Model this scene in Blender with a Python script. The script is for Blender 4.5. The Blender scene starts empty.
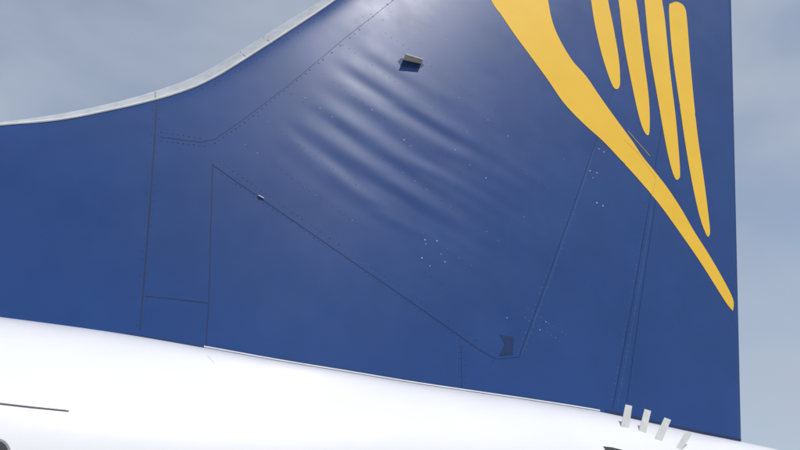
import bpy, bmesh, math, random
from mathutils import Vector, noise
from mathutils.bvhtree import BVHTree
random.seed(4)
scene=bpy.context.scene
scene.view_settings.view_transform='Standard'
scene.view_settings.look='None'
scene.view_settings.exposure=0

# ---------------- camera (standing on the rear air-stairs, looking up and aft)
CAM=Vector((0,-7.0,2.6)); PSI=math.radians(20); TH=math.radians(26); F=722.0
fwd=Vector((math.sin(PSI)*math.cos(TH),math.cos(PSI)*math.cos(TH),math.sin(TH)))
rgt=Vector((math.cos(PSI),-math.sin(PSI),0)); upv=rgt.cross(fwd)
cd=bpy.data.cameras.new("camera"); cam=bpy.data.objects.new("camera",cd)
scene.collection.objects.link(cam); cam.location=CAM
cam.rotation_euler=fwd.to_track_quat('-Z','Y').to_euler()
cd.sensor_width=36; cd.lens=F/800*36; cd.clip_end=20000; cd.clip_start=0.05
scene.camera=cam
def ray(u,v): return (fwd*F+rgt*(u-400)+upv*(225-v)).normalized()
def P(u,v,y):
    d=ray(u,v); return CAM+d*((y-CAM.y)/d.y)

# ---------------- materials
def newmat(n):
    m=bpy.data.materials.new(n); m.use_nodes=True
    return m,m.node_tree.nodes,m.node_tree.links,m.node_tree.nodes["Principled BSDF"]
def paint(name,c1,c2,rough=(0.3,0.4),coat=0.0,coatr=0.1,scale=1.2,metal=0,spec=0.5):
    m,N,L,b=newmat(name)
    tc=N.new('ShaderNodeTexCoord')
    n=N.new('ShaderNodeTexNoise'); n.inputs['Scale'].default_value=scale; n.inputs['Detail'].default_value=7; n.inputs['Roughness'].default_value=0.6
    L.new(tc.outputs['Object'],n.inputs['Vector'])
    r=N.new('ShaderNodeValToRGB'); r.color_ramp.elements[0].position=.3; r.color_ramp.elements[1].position=.7
    r.color_ramp.elements[0].color=(*c1,1); r.color_ramp.elements[1].color=(*c2,1)
    L.new(n.outputs['Fac'],r.inputs['Fac']); L.new(r.outputs['Color'],b.inputs['Base Color'])
    n2=N.new('ShaderNodeTexNoise'); n2.inputs['Scale'].default_value=scale*2.3; n2.inputs['Detail'].default_value=8
    L.new(tc.outputs['Object'],n2.inputs['Vector'])
    mr=N.new('ShaderNodeMapRange'); mr.inputs['From Min'].default_value=.3; mr.inputs['From Max'].default_value=.7
    mr.inputs['To Min'].default_value=rough[0]; mr.inputs['To Max'].default_value=rough[1]
    L.new(n2.outputs['Fac'],mr.inputs['Value']); L.new(mr.outputs['Result'],b.inputs['Roughness'])
    b.inputs['Metallic'].default_value=metal; b.inputs['Coat Weight'].default_value=coat; b.inputs['Coat Roughness'].default_value=coatr
    b.inputs['Specular IOR Level'].default_value=spec
    return m
M_blue=paint("blue_paint",(0.006,0.041,0.170),(0.0095,0.051,0.200),(0.36,0.43),coat=0.06,coatr=0.12,spec=.40)
M_yel=paint("yellow_paint",(0.79,0.475,0.038),(0.83,0.515,0.05),(0.5,0.58),spec=.25)
M_white=paint("white_paint",(0.75,0.75,0.765),(0.79,0.79,0.80),(0.27,0.36),coat=0.3,scale=.8)
M_wtab=paint("tab_paint",(0.62,0.62,0.6),(0.75,0.75,0.72),(0.4,0.5),scale=9)
M_metal=paint("leading_edge_metal",(0.46,0.48,0.50),(0.60,0.62,0.64),(0.4,0.55),metal=0.35,scale=5)
M_line=paint("panel_gap",(0.004,0.014,0.05),(0.006,0.020,0.07),(0.6,0.7))
M_soft=paint("panel_seam",(0.005,0.025,0.10),(0.007,0.031,0.12),(0.5,0.6),spec=.3)
M_lite=paint("seam_sealant",(0.02,0.07,0.22),(0.03,0.09,0.26),(0.4,0.5),scale=8)
M_rivet=paint("rivet_metal",(0.12,0.19,0.33),(0.5,0.55,0.64),(0.3,0.45),metal=.2,scale=9)
M_rivetb=paint("rivet_blue",(0.03,0.085,0.24),(0.045,0.12,0.30),(0.3,0.4),scale=20)
M_rivetd=paint("rivet_dark",(0.004,0.018,0.08),(0.009,0.03,0.12),(0.5,0.6),scale=20)
M_grey=paint("grey_seal",(0.20,0.20,0.21),(0.30,0.30,0.31),(0.5,0.6),scale=6)
M_dark=paint("dark_rubber",(0.02,0.02,0.022),(0.04,0.04,0.042),(0.6,0.7),scale=6)
M_fairshade=paint("fairing_shade",(0.60,0.60,0.60),(0.68,0.68,0.68),(0.5,0.6),scale=6)  # darker white: shade of the fairing bump put into the colour
M_yseam=paint("yellow_seam",(0.64,0.39,0.04),(0.68,0.42,0.045),(0.5,0.6))
M_tan=paint("antenna_tan",(0.50,0.46,0.38),(0.62,0.58,0.5),(0.4,0.5),scale=15)

plane=bpy.data.objects.new("airplane",None); scene.collection.objects.link(plane)
def addobj(name,verts,faces,mat,parent=plane,smooth=True):
    me=bpy.data.meshes.new(name); me.from_pydata([tuple(v) for v in verts],[],faces); me.update()
    me.materials.append(mat)
    if smooth:
        for p in me.polygons: p.use_smooth=True
    o=bpy.data.objects.new(name,me); scene.collection.objects.link(o)
    if parent: o.parent=parent
    return o

def interp(pts,x):
    n=len(pts)
    if x<=pts[0][0]:
        a,b=pts[0],pts[1]; return a[1]+(b[1]-a[1])*(x-a[0])/(b[0]-a[0])
    if x>=pts[-1][0]:
        a,b=pts[-2],pts[-1]; return a[1]+(b[1]-a[1])*(x-a[0])/(b[0]-a[0])
    for i in range(n-1):
        if pts[i][0]<=x<=pts[i+1][0]:
            p1,p2=pts[i],pts[i+1]; p0=pts[i-1] if i>0 else p1; p3=pts[i+2] if i+2<n else p2
            h=p2[0]-p1[0]; t=(x-p1[0])/h
            m1=(p2[1]-p0[1])/(p2[0]-p0[0])*h; m2=(p3[1]-p1[1])/(p3[0]-p1[0])*h
            return (2*t**3-3*t*t+1)*p1[1]+(t**3-2*t*t+t)*m1+(-2*t**3+3*t*t)*p2[1]+(t**3-t*t)*m2
def ss(a,b,x):
    t=max(0,min(1,(x-a)/(b-a))); return t*t*(3-2*t)

# ---------------- fuselage (tail section of tube lofted along the body)
SIL=[(0,317),(65,325.5),(130,335),(205,348),(280,361.5),(350,373),(410,383),(470,392),(535,401.5),(600,412),(650,423),(695,433),(741,442),(800,455)]
def rad(u): return 1.62-1.0*ss(-200,1000,u)
stations=[]
for i in range(41):
    u=i*20; v=interp(SIL,u); R=rad(u); d=ray(u,v)
    th=math.atan2(d.z,d.y)
    p=P(u,v,-R*math.sin(th)); stations.append((p.x,p.z-R*math.cos(th),R))
s0,s1=stations[0],stations[3]
ext=[]
dx=s1[0]-s0[0]
for j in range(1,30):
    x=s0[0]-j*0.6
    R=min(1.88,s0[2]+j*0.05); top_=s0[1]+s0[2]+(s0[0]-x)*(-(s1[1]+s1[2]-s0[1]-s0[2])/dx)*math.exp(-j*0.12)
    ext.append((x,top_-R,R))
ext.reverse()
nose=[]; xf=ext[0]
for a in (90,75,60,45,30,15):
    c=math.cos(math.radians(a)); nose.append((xf[0]-4.0*math.sin(math.radians(a)),xf[1]-.5*(1-c),max(.02,xf[2]*c**.8)))
e=stations[-1]; e0=stations[-4]; kk=(e[1]-e0[1])/(e[0]-e0[0])
tail=[]
for j in range(1,6):
    x=e[0]+j*.3; tail.append((x,e[1]+kk*j*.3*.5,max(.2,e[2]-j*.06)))
tail.append((tail[-1][0]+.02,tail[-1][1],.01))
ALL=nose+ext+stations+tail
NS=128; V=[];Fc=[]
for (x,z,R) in ALL:
    for j in range(NS):
        a=2*math.pi*j/NS; V.append((x,R*math.sin(a),z+R*math.cos(a)))
for i in range(len(ALL)-1):
    for j in range(NS):
        a=i*NS+j;b=i*NS+(j+1)%NS; Fc.append((a,b,b+NS,a+NS))
fus=addobj("fuselage",V,Fc,M_white)
bvh=BVHTree.FromPolygons([Vector(v) for v in V],Fc)
def PF(u,v,off=0.004):
    d=ray(u,v); h,n,i,t=bvh.ray_cast(CAM,d)
    if h is None: return P(u,v,-.5)
    if n.dot(d)>0: n=-n
    return h+n*off

# ---------------- fin
TOPE=[(-400,150),(-200,139),(-60,128),(0,122),(40,117),(80,110),(120,101),(155,91),(190,78.5),(215,66),(240,51),(262,37),(290,19.5),(322,0),(370,-34),(430,-78),(500,-130),(540,-160)]
def top(u):
    return max(-160,interp(TOPE,u)) if u<540 else -160
def te(v): return 731+10*(v/441.0)
def wr(u,v):
    # skin buckles between fin ribs (metres)
    a=math.radians(35); s=(u-400)*math.cos(a)+(v-150)*math.sin(a); w=-(u-400)*math.sin(a)+(v-150)*math.cos(a)
    w0=w
    w+=5*math.sin(s/60.0)+0.00045*s*s+5*noise.noise(Vector((s/110,w/60,5)))
    env=math.exp(-((s+10)/78)**2)*ss(-125,-75,s)*ss(-88,-35,w0)*(1-ss(45,88,w0))
    am=0.5+1.2*abs(noise.noise(Vector((s/70+3,w/24,3))))
    ph=2*math.pi*w/(26+3*noise.noise(Vector((w/50,s/200,9))))+1.5*noise.noise(Vector((s/90,w/40,8)))
    r=0.0078*env*am*math.sin(ph)
    r+=0.0012*math.exp(-((s-80)/90)**2)*math.exp(-((w0+10)/70)**2)*math.sin(2*math.pi*w/15+2*noise.noise(Vector((s/60,w/30,2))))
    r+=0.0024*noise.noise(Vector((s/170,w/60,1.3)))*ss(180,300,u)
    return r
def T(u,v):
    d=max(0,v-top(u)); T0=0.09+0.17*ss(-50,380,u)
    t=T0*(0.6*(1-math.exp(-d/8.0))+0.4*(1-math.exp(-d/130.0)))
    f=1-0.9*max(0,min(1,(u-300)/(te(v)-300)))**1.5
    return t*f+0.012*(1-math.exp(-d/3.0))
def PS(u,v,off=0.0,side=-1):
    t=T(u,v)
    y=t+off+wr(u,v)*min(1,t/0.05)
    q=P(u,v,-y)
    if side>0: return Vector((q.x,-q.y,q.z))
    return q
def NSK(u,v,side=-1):
    a=PS(u+1.5,v)-PS(u-1.5,v); b=PS(u,v+1.5)-PS(u,v-1.5)
    n=a.cross(b).normalized()
    if n.y>0: n=-n
    if side>0: n.y=-n.y
    return n
def bot(u): return interp(SIL,u)+26
NU=360; NV=180
U0=-380
def grid(side):
    vs=[]
    for i in range(NU+1):
        s=i/NU
        for j in range(NV+1):
            t=j/NV; t=t**1.2
            u=U0+s*(735-U0)
            for _ in range(3):
                v=top(u)+t*(bot(u)-top(u)); u=U0+s*(te(v)-U0)
            vs.append(PS(u,v,0,side))
    fs=[]
    for i in range(NU):
        for j in range(NV):
            a=i*(NV+1)+j
            q=(a,a+1,a+NV+2,a+NV+1); fs.append(q if side<0 else q[::-1])
    return vs,fs
va,fa=grid(-1); vb,fb=grid(1); n=len(va)
fs=fa+[tuple(i+n for i in f) for f in fb]
for j in range(NV):
    a=NU*(NV+1)+j; fs.append((a,a+1,a+1+n,a+n))
for i in range(NU):
    a=i*(NV+1); b=(i+1)*(NV+1); fs.append((a,b,b+n,a+n))
fin=addobj("tail_fin",va+vb,fs,M_blue)

# ---------------- panels/markings that follow the skin
def decal(name,polys,mat,off=0.003,mapper=PS,step=5,side=-1,parent=plane,cn=True):
    bm=bmesh.new()
    for poly in polys:
        vs=[bm.verts.new((p[0],p[1],0)) for p in poly]
        try: bm.faces.new(vs)
        except: pass
    bmesh.ops.triangulate(bm,faces=bm.faces[:])
    if step:
        xs=[v.co.x for v in bm.verts]; ys=[v.co.y for v in bm.verts]
        x=math.floor(min(xs)/step)*step+step
        while x<max(xs):
            bmesh.ops.bisect_plane(bm,geom=bm.verts[:]+bm.edges[:]+bm.faces[:],plane_co=(x,0,0),plane_no=(1,0,0)); x+=step
        y=math.floor(min(ys)/step)*step+step
        while y<max(ys):
            bmesh.ops.bisect_plane(bm,geom=bm.verts[:]+bm.edges[:]+bm.faces[:],plane_co=(0,y,0),plane_no=(0,1,0)); y+=step
        bmesh.ops.remove_doubles(bm,verts=bm.verts[:],dist=0.35)
        bmesh.ops.triangulate(bm,faces=bm.faces[:])
    nrm=[]
    for v in bm.verts:
        if mapper is PS:
            nrm.append(tuple(NSK(v.co.x,v.co.y,side)))
            v.co=PS(v.co.x,v.co.y,off,side)
        else: v.co=mapper(v.co.x,v.co.y,off)
    if mapper is PS:
        for f in bm.faces:
            f.normal_update()
            if f.normal.y*side<0: f.normal_flip()
    me=bpy.data.meshes.new(name); bm.to_mesh(me); bm.free(); me.materials.append(mat)
    for p in me.polygons: p.use_smooth=True
    if mapper is PS and cn:
        me.normals_split_custom_set_from_vertices(nrm)
    o=bpy.data.objects.new(name,me); scene.collection.objects.link(o); o.parent=parent
    return o
def smooth_closed(pts,sub=6,sharp=()):
    out=[];n=len(pts)
    for i in range(n):
        p0,p1,p2,p3=[Vector(pts[(i+k)%n]) for k in (-1,0,1,2)]
        if i in sharp: p0=p1
        if (i+1)%n in sharp: p3=p2
        for k in range(sub):
            t=k/sub
            q=0.5*((2*p1)+(p2-p0)*t+(2*p0-5*p1+4*p2-p3)*t*t+(3*p1-p0-3*p2+p3)*t**3)
            out.append((q.x,q.y))
    return out
def ribbon(pts,w,seg=4):
    dense=[]
    for a,b in zip(pts,pts[1:]):
        L=math.hypot(b[0]-a[0],b[1]-a[1]); m=max(1,int(L/seg))
        for k in range(m): dense.append((a[0]+(b[0]-a[0])*k/m,a[1]+(b[1]-a[1])*k/m))
    dense.append(pts[-1]); l=[];r=[]
    for i,p in enumerate(dense):
        a=dense[max(0,i-1)]; b=dense[min(len(dense)-1,i+1)]
        dx,dy=b[0]-a[0],b[1]-a[1]; L=math.hypot(dx,dy) or 1
        nx,ny=-dy/L*w/2,dx/L*w/2
        l.append((p[0]+nx,p[1]+ny)); r.append((p[0]-nx,p[1]-ny))
    return [[l[i],l[i+1],r[i+1],r[i]] for i in range(len(dense)-1)]
def lines(name,items,mat,off=0.0018,mapper=PS):
    polys=[]
    for pts,w in items: polys+=ribbon(pts,w)
    return decal(name,polys,mat,off,mapper,step=0)

# yellow emblem
body=[(470,-45),(491,0),(502,16),(515,35),(532,58),(548,80),(564,103),(583,123),(603,141),(621,160),(640,181),(660,205),(681,234),(701,263),(718,290),(727,304),(733,311),
      (733,299),(722,277),(708,253),(694,231),(682,210),(669,190),(656,173),(643,157),(633,142),(622,127),(611,112),(599,95),(586,76),(572,60),(559,38),(552,20),(548,0),(540,-45)]
s1=[(585,-40),(591,0),(595,25),(602,55),(611,82),(616,89),(620,84),(619,60),(614,30),(608,0),(601,-40)]
s2=[(612,-40),(618.5,0),(623.5,40),(632,85),(640,120),(646,134),(649.5,131),(649,100),(644,60),(639,20),(636,0),(628,-40)]
s3=[(640,-40),(644.5,0),(649.5,50),(658,100),(667,150),(674,176),(678.5,179),(680,169),(676,120),(670,70),(665,20),(662,0),(656,-40)]
s4=[(669,9),(672,50),(679,100),(688,160),(698,210),(706,234),(709.5,235),(709.5,224),(704,180),(697,130),(691,70),(687,20),(684.5,7),(678,2),(672,3)]
emb=[smooth_closed(body,5,(0,16,len(body)-1)),smooth_closed(s1,5,(0,len(s1)-1)),smooth_closed(s2,5,(0,len(s2)-1)),smooth_closed(s3,5,(0,len(s3)-1)),smooth_closed(s4,5)]
decal("harp_emblem",emb,M_yel,0.003)
decal("harp_emblem_far_side",emb,M_yel,0.003,side=1)

# leading edge metal strip
inner=[(-380,152),(-200,142),(-60,131),(0,125),(60,119.5),(110,110),(155,99.5),(190,88.5),(215,77),(240,62),(262,48),(290,30),(335,0),(380,-34),(440,-80),(505,-130),(540,-157)]
N2=240
ue=[-380+ (918)*i/N2 for i in range(N2+1)]
LEp=[]
for a,b in zip(ue,ue[1:]):
    ta,tb=top(a),top(b); ia,ib=max(interp(inner,a),ta+.3),max(interp(inner,b),tb+.3)
    for k in range(4):
        f0,f1=k/4,(k+1)/4
        LEp.append([(a,ta+(ia-ta)*f0),(b,tb+(ib-tb)*f0),(b,tb+(ib-tb)*f1),(a,ta+(ia-ta)*f1)])
decal("leading_edge",LEp,M_metal,0.004,step=0)
decal("leading_edge_far_side",LEp,M_metal,0.004,step=0,side=1)
inn=[(u,interp(inner,u)) for u in range(-380,500,8)]
lines("leading_edge_seam",[([(a,b+.4) for a,b in inn],.8),([(155,91.5),(155.5,99.5)],1.3),([(263,37),(272,43)],1.2),([(240,51.5),(247,58)],.9)],M_grey,0.007)
lines("leading_edge_bead",[([(a,b-1.0) for a,b in inn],.9)],M_wtab,0.0075)

# panel gaps
lines("panel_gaps",[
 ([(157,100),(154,150),(150,205),(145,270),(140,330)],1.3),
],M_line)
lines("panel_gaps_fine",[
 ([(213,163),(211,220),(209,300),(206,346)],.8),
 ([(145,296),(175,299),(208,303)],.7),
],M_line)
lines("panel_seams",[
 ([(213,165),(240,184),(330,246),(420,308),(480,350),(496,359)],.8),
 ([(496,359),(520,357)],.7),
 ([(519,357),(546,283),(579,190),(597,138)],.7),
 ([(597,138),(640,10),(660,-50)],.5),
 ([(613,408),(633,300),(649,205)],.9),([(649,205),(668,90),(682,-30)],.5),
 ([(627,402),(641,300),(656,200)],.7),
 ([(461,345),(462,388)],.5),
 ([(160,137),(200,142),(215,139),(240,122),(290,84),(345,38),(400,-5)],.35),
],M_soft)
lines("sealant_lines",[
 ([(522,354),(549,281),(582,188),(594,150)],.6),
 ([(617,408),(637,300),(652,207)],.5),
],M_lite)
lines("emblem_seams",[([(624,139),(638,153),(656,178),(652,196)],.5),([(628,131),(650,156)],.35)],M_yseam,0.0042)
decal("access_hatch",[[(500,335),(514,337),(513,355),(499,356),(505,344)]],M_soft,0.0025)
decal("access_hatch_opening",[[(507,347),(509,344),(508,353),(505,354)]],M_line,0.004,step=0)

# rivets: small domes
def rivets(name,pts,mat,r=0.008):
    V=[];Fs=[]
    for (u,v,k) in pts:
        c=PS(u,v,0.001); R=r*k; b=len(V); K=8
        for j in range(K):
            a=2*math.pi*j/K; V.append(c+Vector((R*math.cos(a),0,R*math.sin(a))))
        for j in range(K):
            a=2*math.pi*j/K; V.append(c+Vector((R*.6*math.cos(a),-R*.3,R*.6*math.sin(a))))
        V.append(c+Vector((0,-R*.4,0)))
        for j in range(K):
            j2=(j+1)%K
            Fs.append((b+j,b+j2,b+K+j2,b+K+j)); Fs.append((b+K+j,b+K+j2,b+2*K))
    return addobj(name,V,Fs,mat)
def row(a,b,step,k=1,jit=.15,skip=0.0):
    L=math.hypot(b[0]-a[0],b[1]-a[1]); n=max(1,int(L/step)); o=[]
    for i in range(n+1):
        if random.random()<skip: continue
        t=i/n; o.append((a[0]+(b[0]-a[0])*t+random.uniform(-jit,jit),a[1]+(b[1]-a[1])*t+random.uniform(-jit,jit),k*random.uniform(.75,1.15)))
    return o
bl=[];dk=[]
for off in (-3,3.5):
    dk+=row((216+off,165-off),(494+off*.3,357-off*1.2),5.5,.8,skip=.2)
    bl+=row((522+off,350),(592+off,158),6,.8,skip=.25)
    bl+=row((615+off,400),(650+off,205),5.5,.7,skip=.25)
dk+=row((162,132),(200,138),5,.95)+row((162,141),(205,146),5,.95)+row((215,143),(240,126),5,.95)+row((240,126),(345,42),5.5,.9,skip=.15)+row((345,42),(392,0),6,.85,skip=.2)
dk+=row((160,106),(215,84),6,.8,skip=.2)+row((215,84),(262,56),6,.8,skip=.2)+row((262,56),(345,2),6,.8,skip=.2)
dk+=row((459,340),(460,388),6,.85)+row((464,340),(465,388),6,.85)
bl+=row((528,309),(566,335),5,.8)+row((525,318),(560,341),5,.8)
dk+=row((153,110),(137,325),8,.7,skip=.3)+row((160,110),(144,325),8,.7,skip=.3)
md=[]
for o in (-30,-4,26,54,84,112):
    x0,y0=262+o*.9,112-o*.85
    dk+=row((x0,y0),(x0+230,y0+163),7,.6,.3,skip=.35)
    md+=row((x0+10,y0+7),(x0+225,y0+159),14,.42,.4,skip=.62)
rivets("rivets_dark",dk,M_rivetd,.0085)
rivets("rivets_blue",bl,M_rivetb,.0085)
lt=[(425,240,.9),(437,241,.9),(422,258,.8),(445,262,.9),(430,266,.7),(426,244,.6),(441,254,.6),(590,171,1),(597,173,1),(593,178,.8),(597,203,1.1),(603,206,1.1),(599,149,.9),(604,152,.9),
 (404,140,.8),(411,146,.6),(455,150,.7),(470,165,.7),(486,178,.7),(372,110,1),(352,96,.7),(383,20,1),(371,14,.8),(391,12,.8),(430,30,.8),(446,40,.7),(459,98,.7),(488,120,.7),(508,136,.7),
 (305,98,.8),(320,108,.7),(332,117,.7),(507,318,.7),(540,330,.8),(546,322,.7)]
rivets("rivets_bright",lt+md,M_rivet,.0105)

def plate(name,quad_pts,thick,mat,parent=plane):
    n=(quad_pts[1]-quad_pts[0]).cross(quad_pts[2]-quad_pts[0]).normalized()*thick/2
    m=len(quad_pts); V=[p+n for p in quad_pts]+[p-n for p in quad_pts]
    Fs=[tuple(range(m)),tuple(reversed(range(m,2*m)))]+[(i,i+m,(i+1)%m+m,(i+1)%m) for i in range(m)]
    o=addobj(name,V,Fs,mat,parent,smooth=False)
    b=o.modifiers.new("bevel",'BEVEL'); b.width=thick*.25; b.segments=2
    return o
# blade antenna standing out of the skin
a0=PS(403,60,-.01); a1=PS(421,64,-.01)
out=Vector((-.015,-.13,-.012))
plate("blade_antenna",[a0,a1,a1+out*.85,a0+out*1.05],.014,M_tan)
bs=[(398,61),(401,58),(420,61),(424,65),(420,68),(401,66)]
decal("antenna_base",[bs],M_soft,.003)
c=PS(261,197,.0)
plate("drain_fitting",[c+Vector((-.03,0,.014)),c+Vector((.03,0,-.010)),c+Vector((.03,-.02,-.018)),c+Vector((-.03,-.02,.006))],.010,M_wtab)

# base fairing: dark gap + bright bead along the fin root, painted shade at the rear
rt=[(u,interp(SIL,u)) for u in range(204,604,6)]
lines("root_bead",[([(a,b-1.6) for a,b in rt],1.2)],M_wtab,.02)
lines("root_gap",[([(a,b-.3) for a,b in rt],.8)],M_grey,.018)
lines("root_gap_shade_rear",[([(u,interp(SIL,u)-1.3) for u in range(606,742,5)],3.2)],M_line,.012)  # dark ribbon paints the shade in the gap below fin and rudder
lines("root_gap_front",[([(u,interp(SIL,u)-.6) for u in range(126,206,5)],1.0)],M_line,.012)
def fl(name,items,mat,off=.004): return lines(name,items,mat,off,PF)
fl("fairing_shade_line",[([(204,350),(208,356),(214,363)],.4)],M_fairshade,.002)  # painted line stands in for the shade at the fairing bump
def bar(name,pts,w,h,mat):
    V=[];Fs=[]
    for (u,v) in pts:
        p=PF(u,v,0); n=(PF(u,v,.01)-p).normalized(); t=n.cross(Vector((1,0,0))).normalized()
        V+=[p-t*w,p-t*w+n*h,p+t*w+n*h,p+t*w]
    for i in range(len(pts)-1):
        for k in range(4):
            a=i*4+k;b=i*4+(k+1)%4; Fs.append((a,b,b+4,a+4))
    Fs+=[(0,1,2,3),tuple(len(V)-4+k for k in (3,2,1,0))]
    return addobj(name,V,Fs,mat,smooth=False)
bar("door_rain_gutter",[(-60,395.5),(-30,399),(0,402.5),(30,406),(55,408.5),(69,410)],.009,.014,M_white)
fl("gutter_gap",[([(-60,397.5),(0,404.2),(30,407.5),(69,411.3)],.8)],M_grey,.003)
ring=[(12*math.cos(math.radians(a))-2,455+15*math.sin(math.radians(a))) for a in range(180,361,12)]
fl("door_vent_rim",[(ring,2.4)],M_grey,.005)
decal("door_vent",[[(p[0]*.86,p[1]+1.5) for p in ring]],M_dark,.004,PF,step=0)
decal("tail_slot",[[(603,446.5),(612,447.5),(622,450),(628,453),(606,451)]],M_dark,.004,PF,step=0)

# vortex tabs standing on the root
for (b0,b1,t1,t0) in [((621,425),(629,427),(632,406),(625.5,404.5)),((639,429),(646,432),(651,411),(644.5,409)),((654.5,437),(662,440),(671,420),(664.5,417.5)),((676,446),(682,449),(692,433.5),(686,431))]:
    pb=PF(b0[0],b0[1]+2,-.005); pb1=PF(b1[0],b1[1]+1,-.005)
    y=pb.y-.01
    plate("vortex_tab",[pb,pb1,P(t1[0],t1[1],y),P(t0[0],t0[1],y)],.010,M_wtab)

# ---------------- ground
g=bpy.data.meshes.new("ground"); S=6000
g.from_pydata([(-S,-S,0),(S,-S,0),(S,S,0),(-S,S,0)],[],[(0,1,2,3)])
go=bpy.data.objects.new("ground",g); scene.collection.objects.link(go)
g.materials.append(paint("apron_concrete",(0.24,0.235,0.22),(0.33,0.32,0.3),(0.8,0.9),scale=.6))

# ---------------- light
to=Vector((0.22,-0.58,0.85)).normalized()
sd=bpy.data.lights.new("sun",'SUN'); sd.energy=2.9; sd.angle=math.radians(.5); sd.color=(1,.97,.93)
so=bpy.data.objects.new("sun",sd); scene.collection.objects.link(so); so.rotation_euler=to.to_track_quat('Z','Y').to_euler(); so.location=(0,0,30)
w=bpy.data.worlds.new("World"); scene.world=w; w.use_nodes=True; N=w.node_tree.nodes; L=w.node_tree.links; N.clear()
o=N.new('ShaderNodeOutputWorld'); b1=N.new('ShaderNodeBackground'); b2=N.new('ShaderNodeBackground'); mx=N.new('ShaderNodeMixShader')
sk=N.new('ShaderNodeTexSky'); sk.sky_type='NISHITA'; sk.sun_disc=False; sk.sun_elevation=math.asin(to.z); sk.sun_rotation=math.atan2(to.x,to.y)
sk.dust_density=1.0
L.new(sk.outputs[0],b1.inputs[0]); b1.inputs[1].default_value=.14
b2.inputs[0].default_value=(.47,.52,.61,1); b2.inputs[1].default_value=1.0
tc=N.new('ShaderNodeTexCoord'); mp=N.new('ShaderNodeMapping'); mp.inputs['Scale'].default_value=(1,1,2.0); mp.inputs['Location'].default_value=(.3,.1,.75)
L.new(tc.outputs['Generated'],mp.inputs[0])
nz=N.new('ShaderNodeTexNoise'); nz.inputs['Scale'].default_value=3.0; nz.inputs['Detail'].default_value=5; nz.inputs['Roughness'].default_value=.45; nz.inputs['Distortion'].default_value=.2
L.new(mp.outputs[0],nz.inputs['Vector'])
rp=N.new('ShaderNodeValToRGB'); rp.color_ramp.elements[0].position=.36; rp.color_ramp.elements[1].position=.70
rp.color_ramp.elements[0].color=(.36,.36,.36,1); rp.color_ramp.elements[1].color=(.9,.9,.9,1)
L.new(nz.outputs['Fac'],rp.inputs[0]); L.new(rp.outputs[0],mx.inputs[0]); L.new(b1.outputs[0],mx.inputs[1]); L.new(b2.outputs[0],mx.inputs[2]); L.new(mx.outputs[0],o.inputs[0])
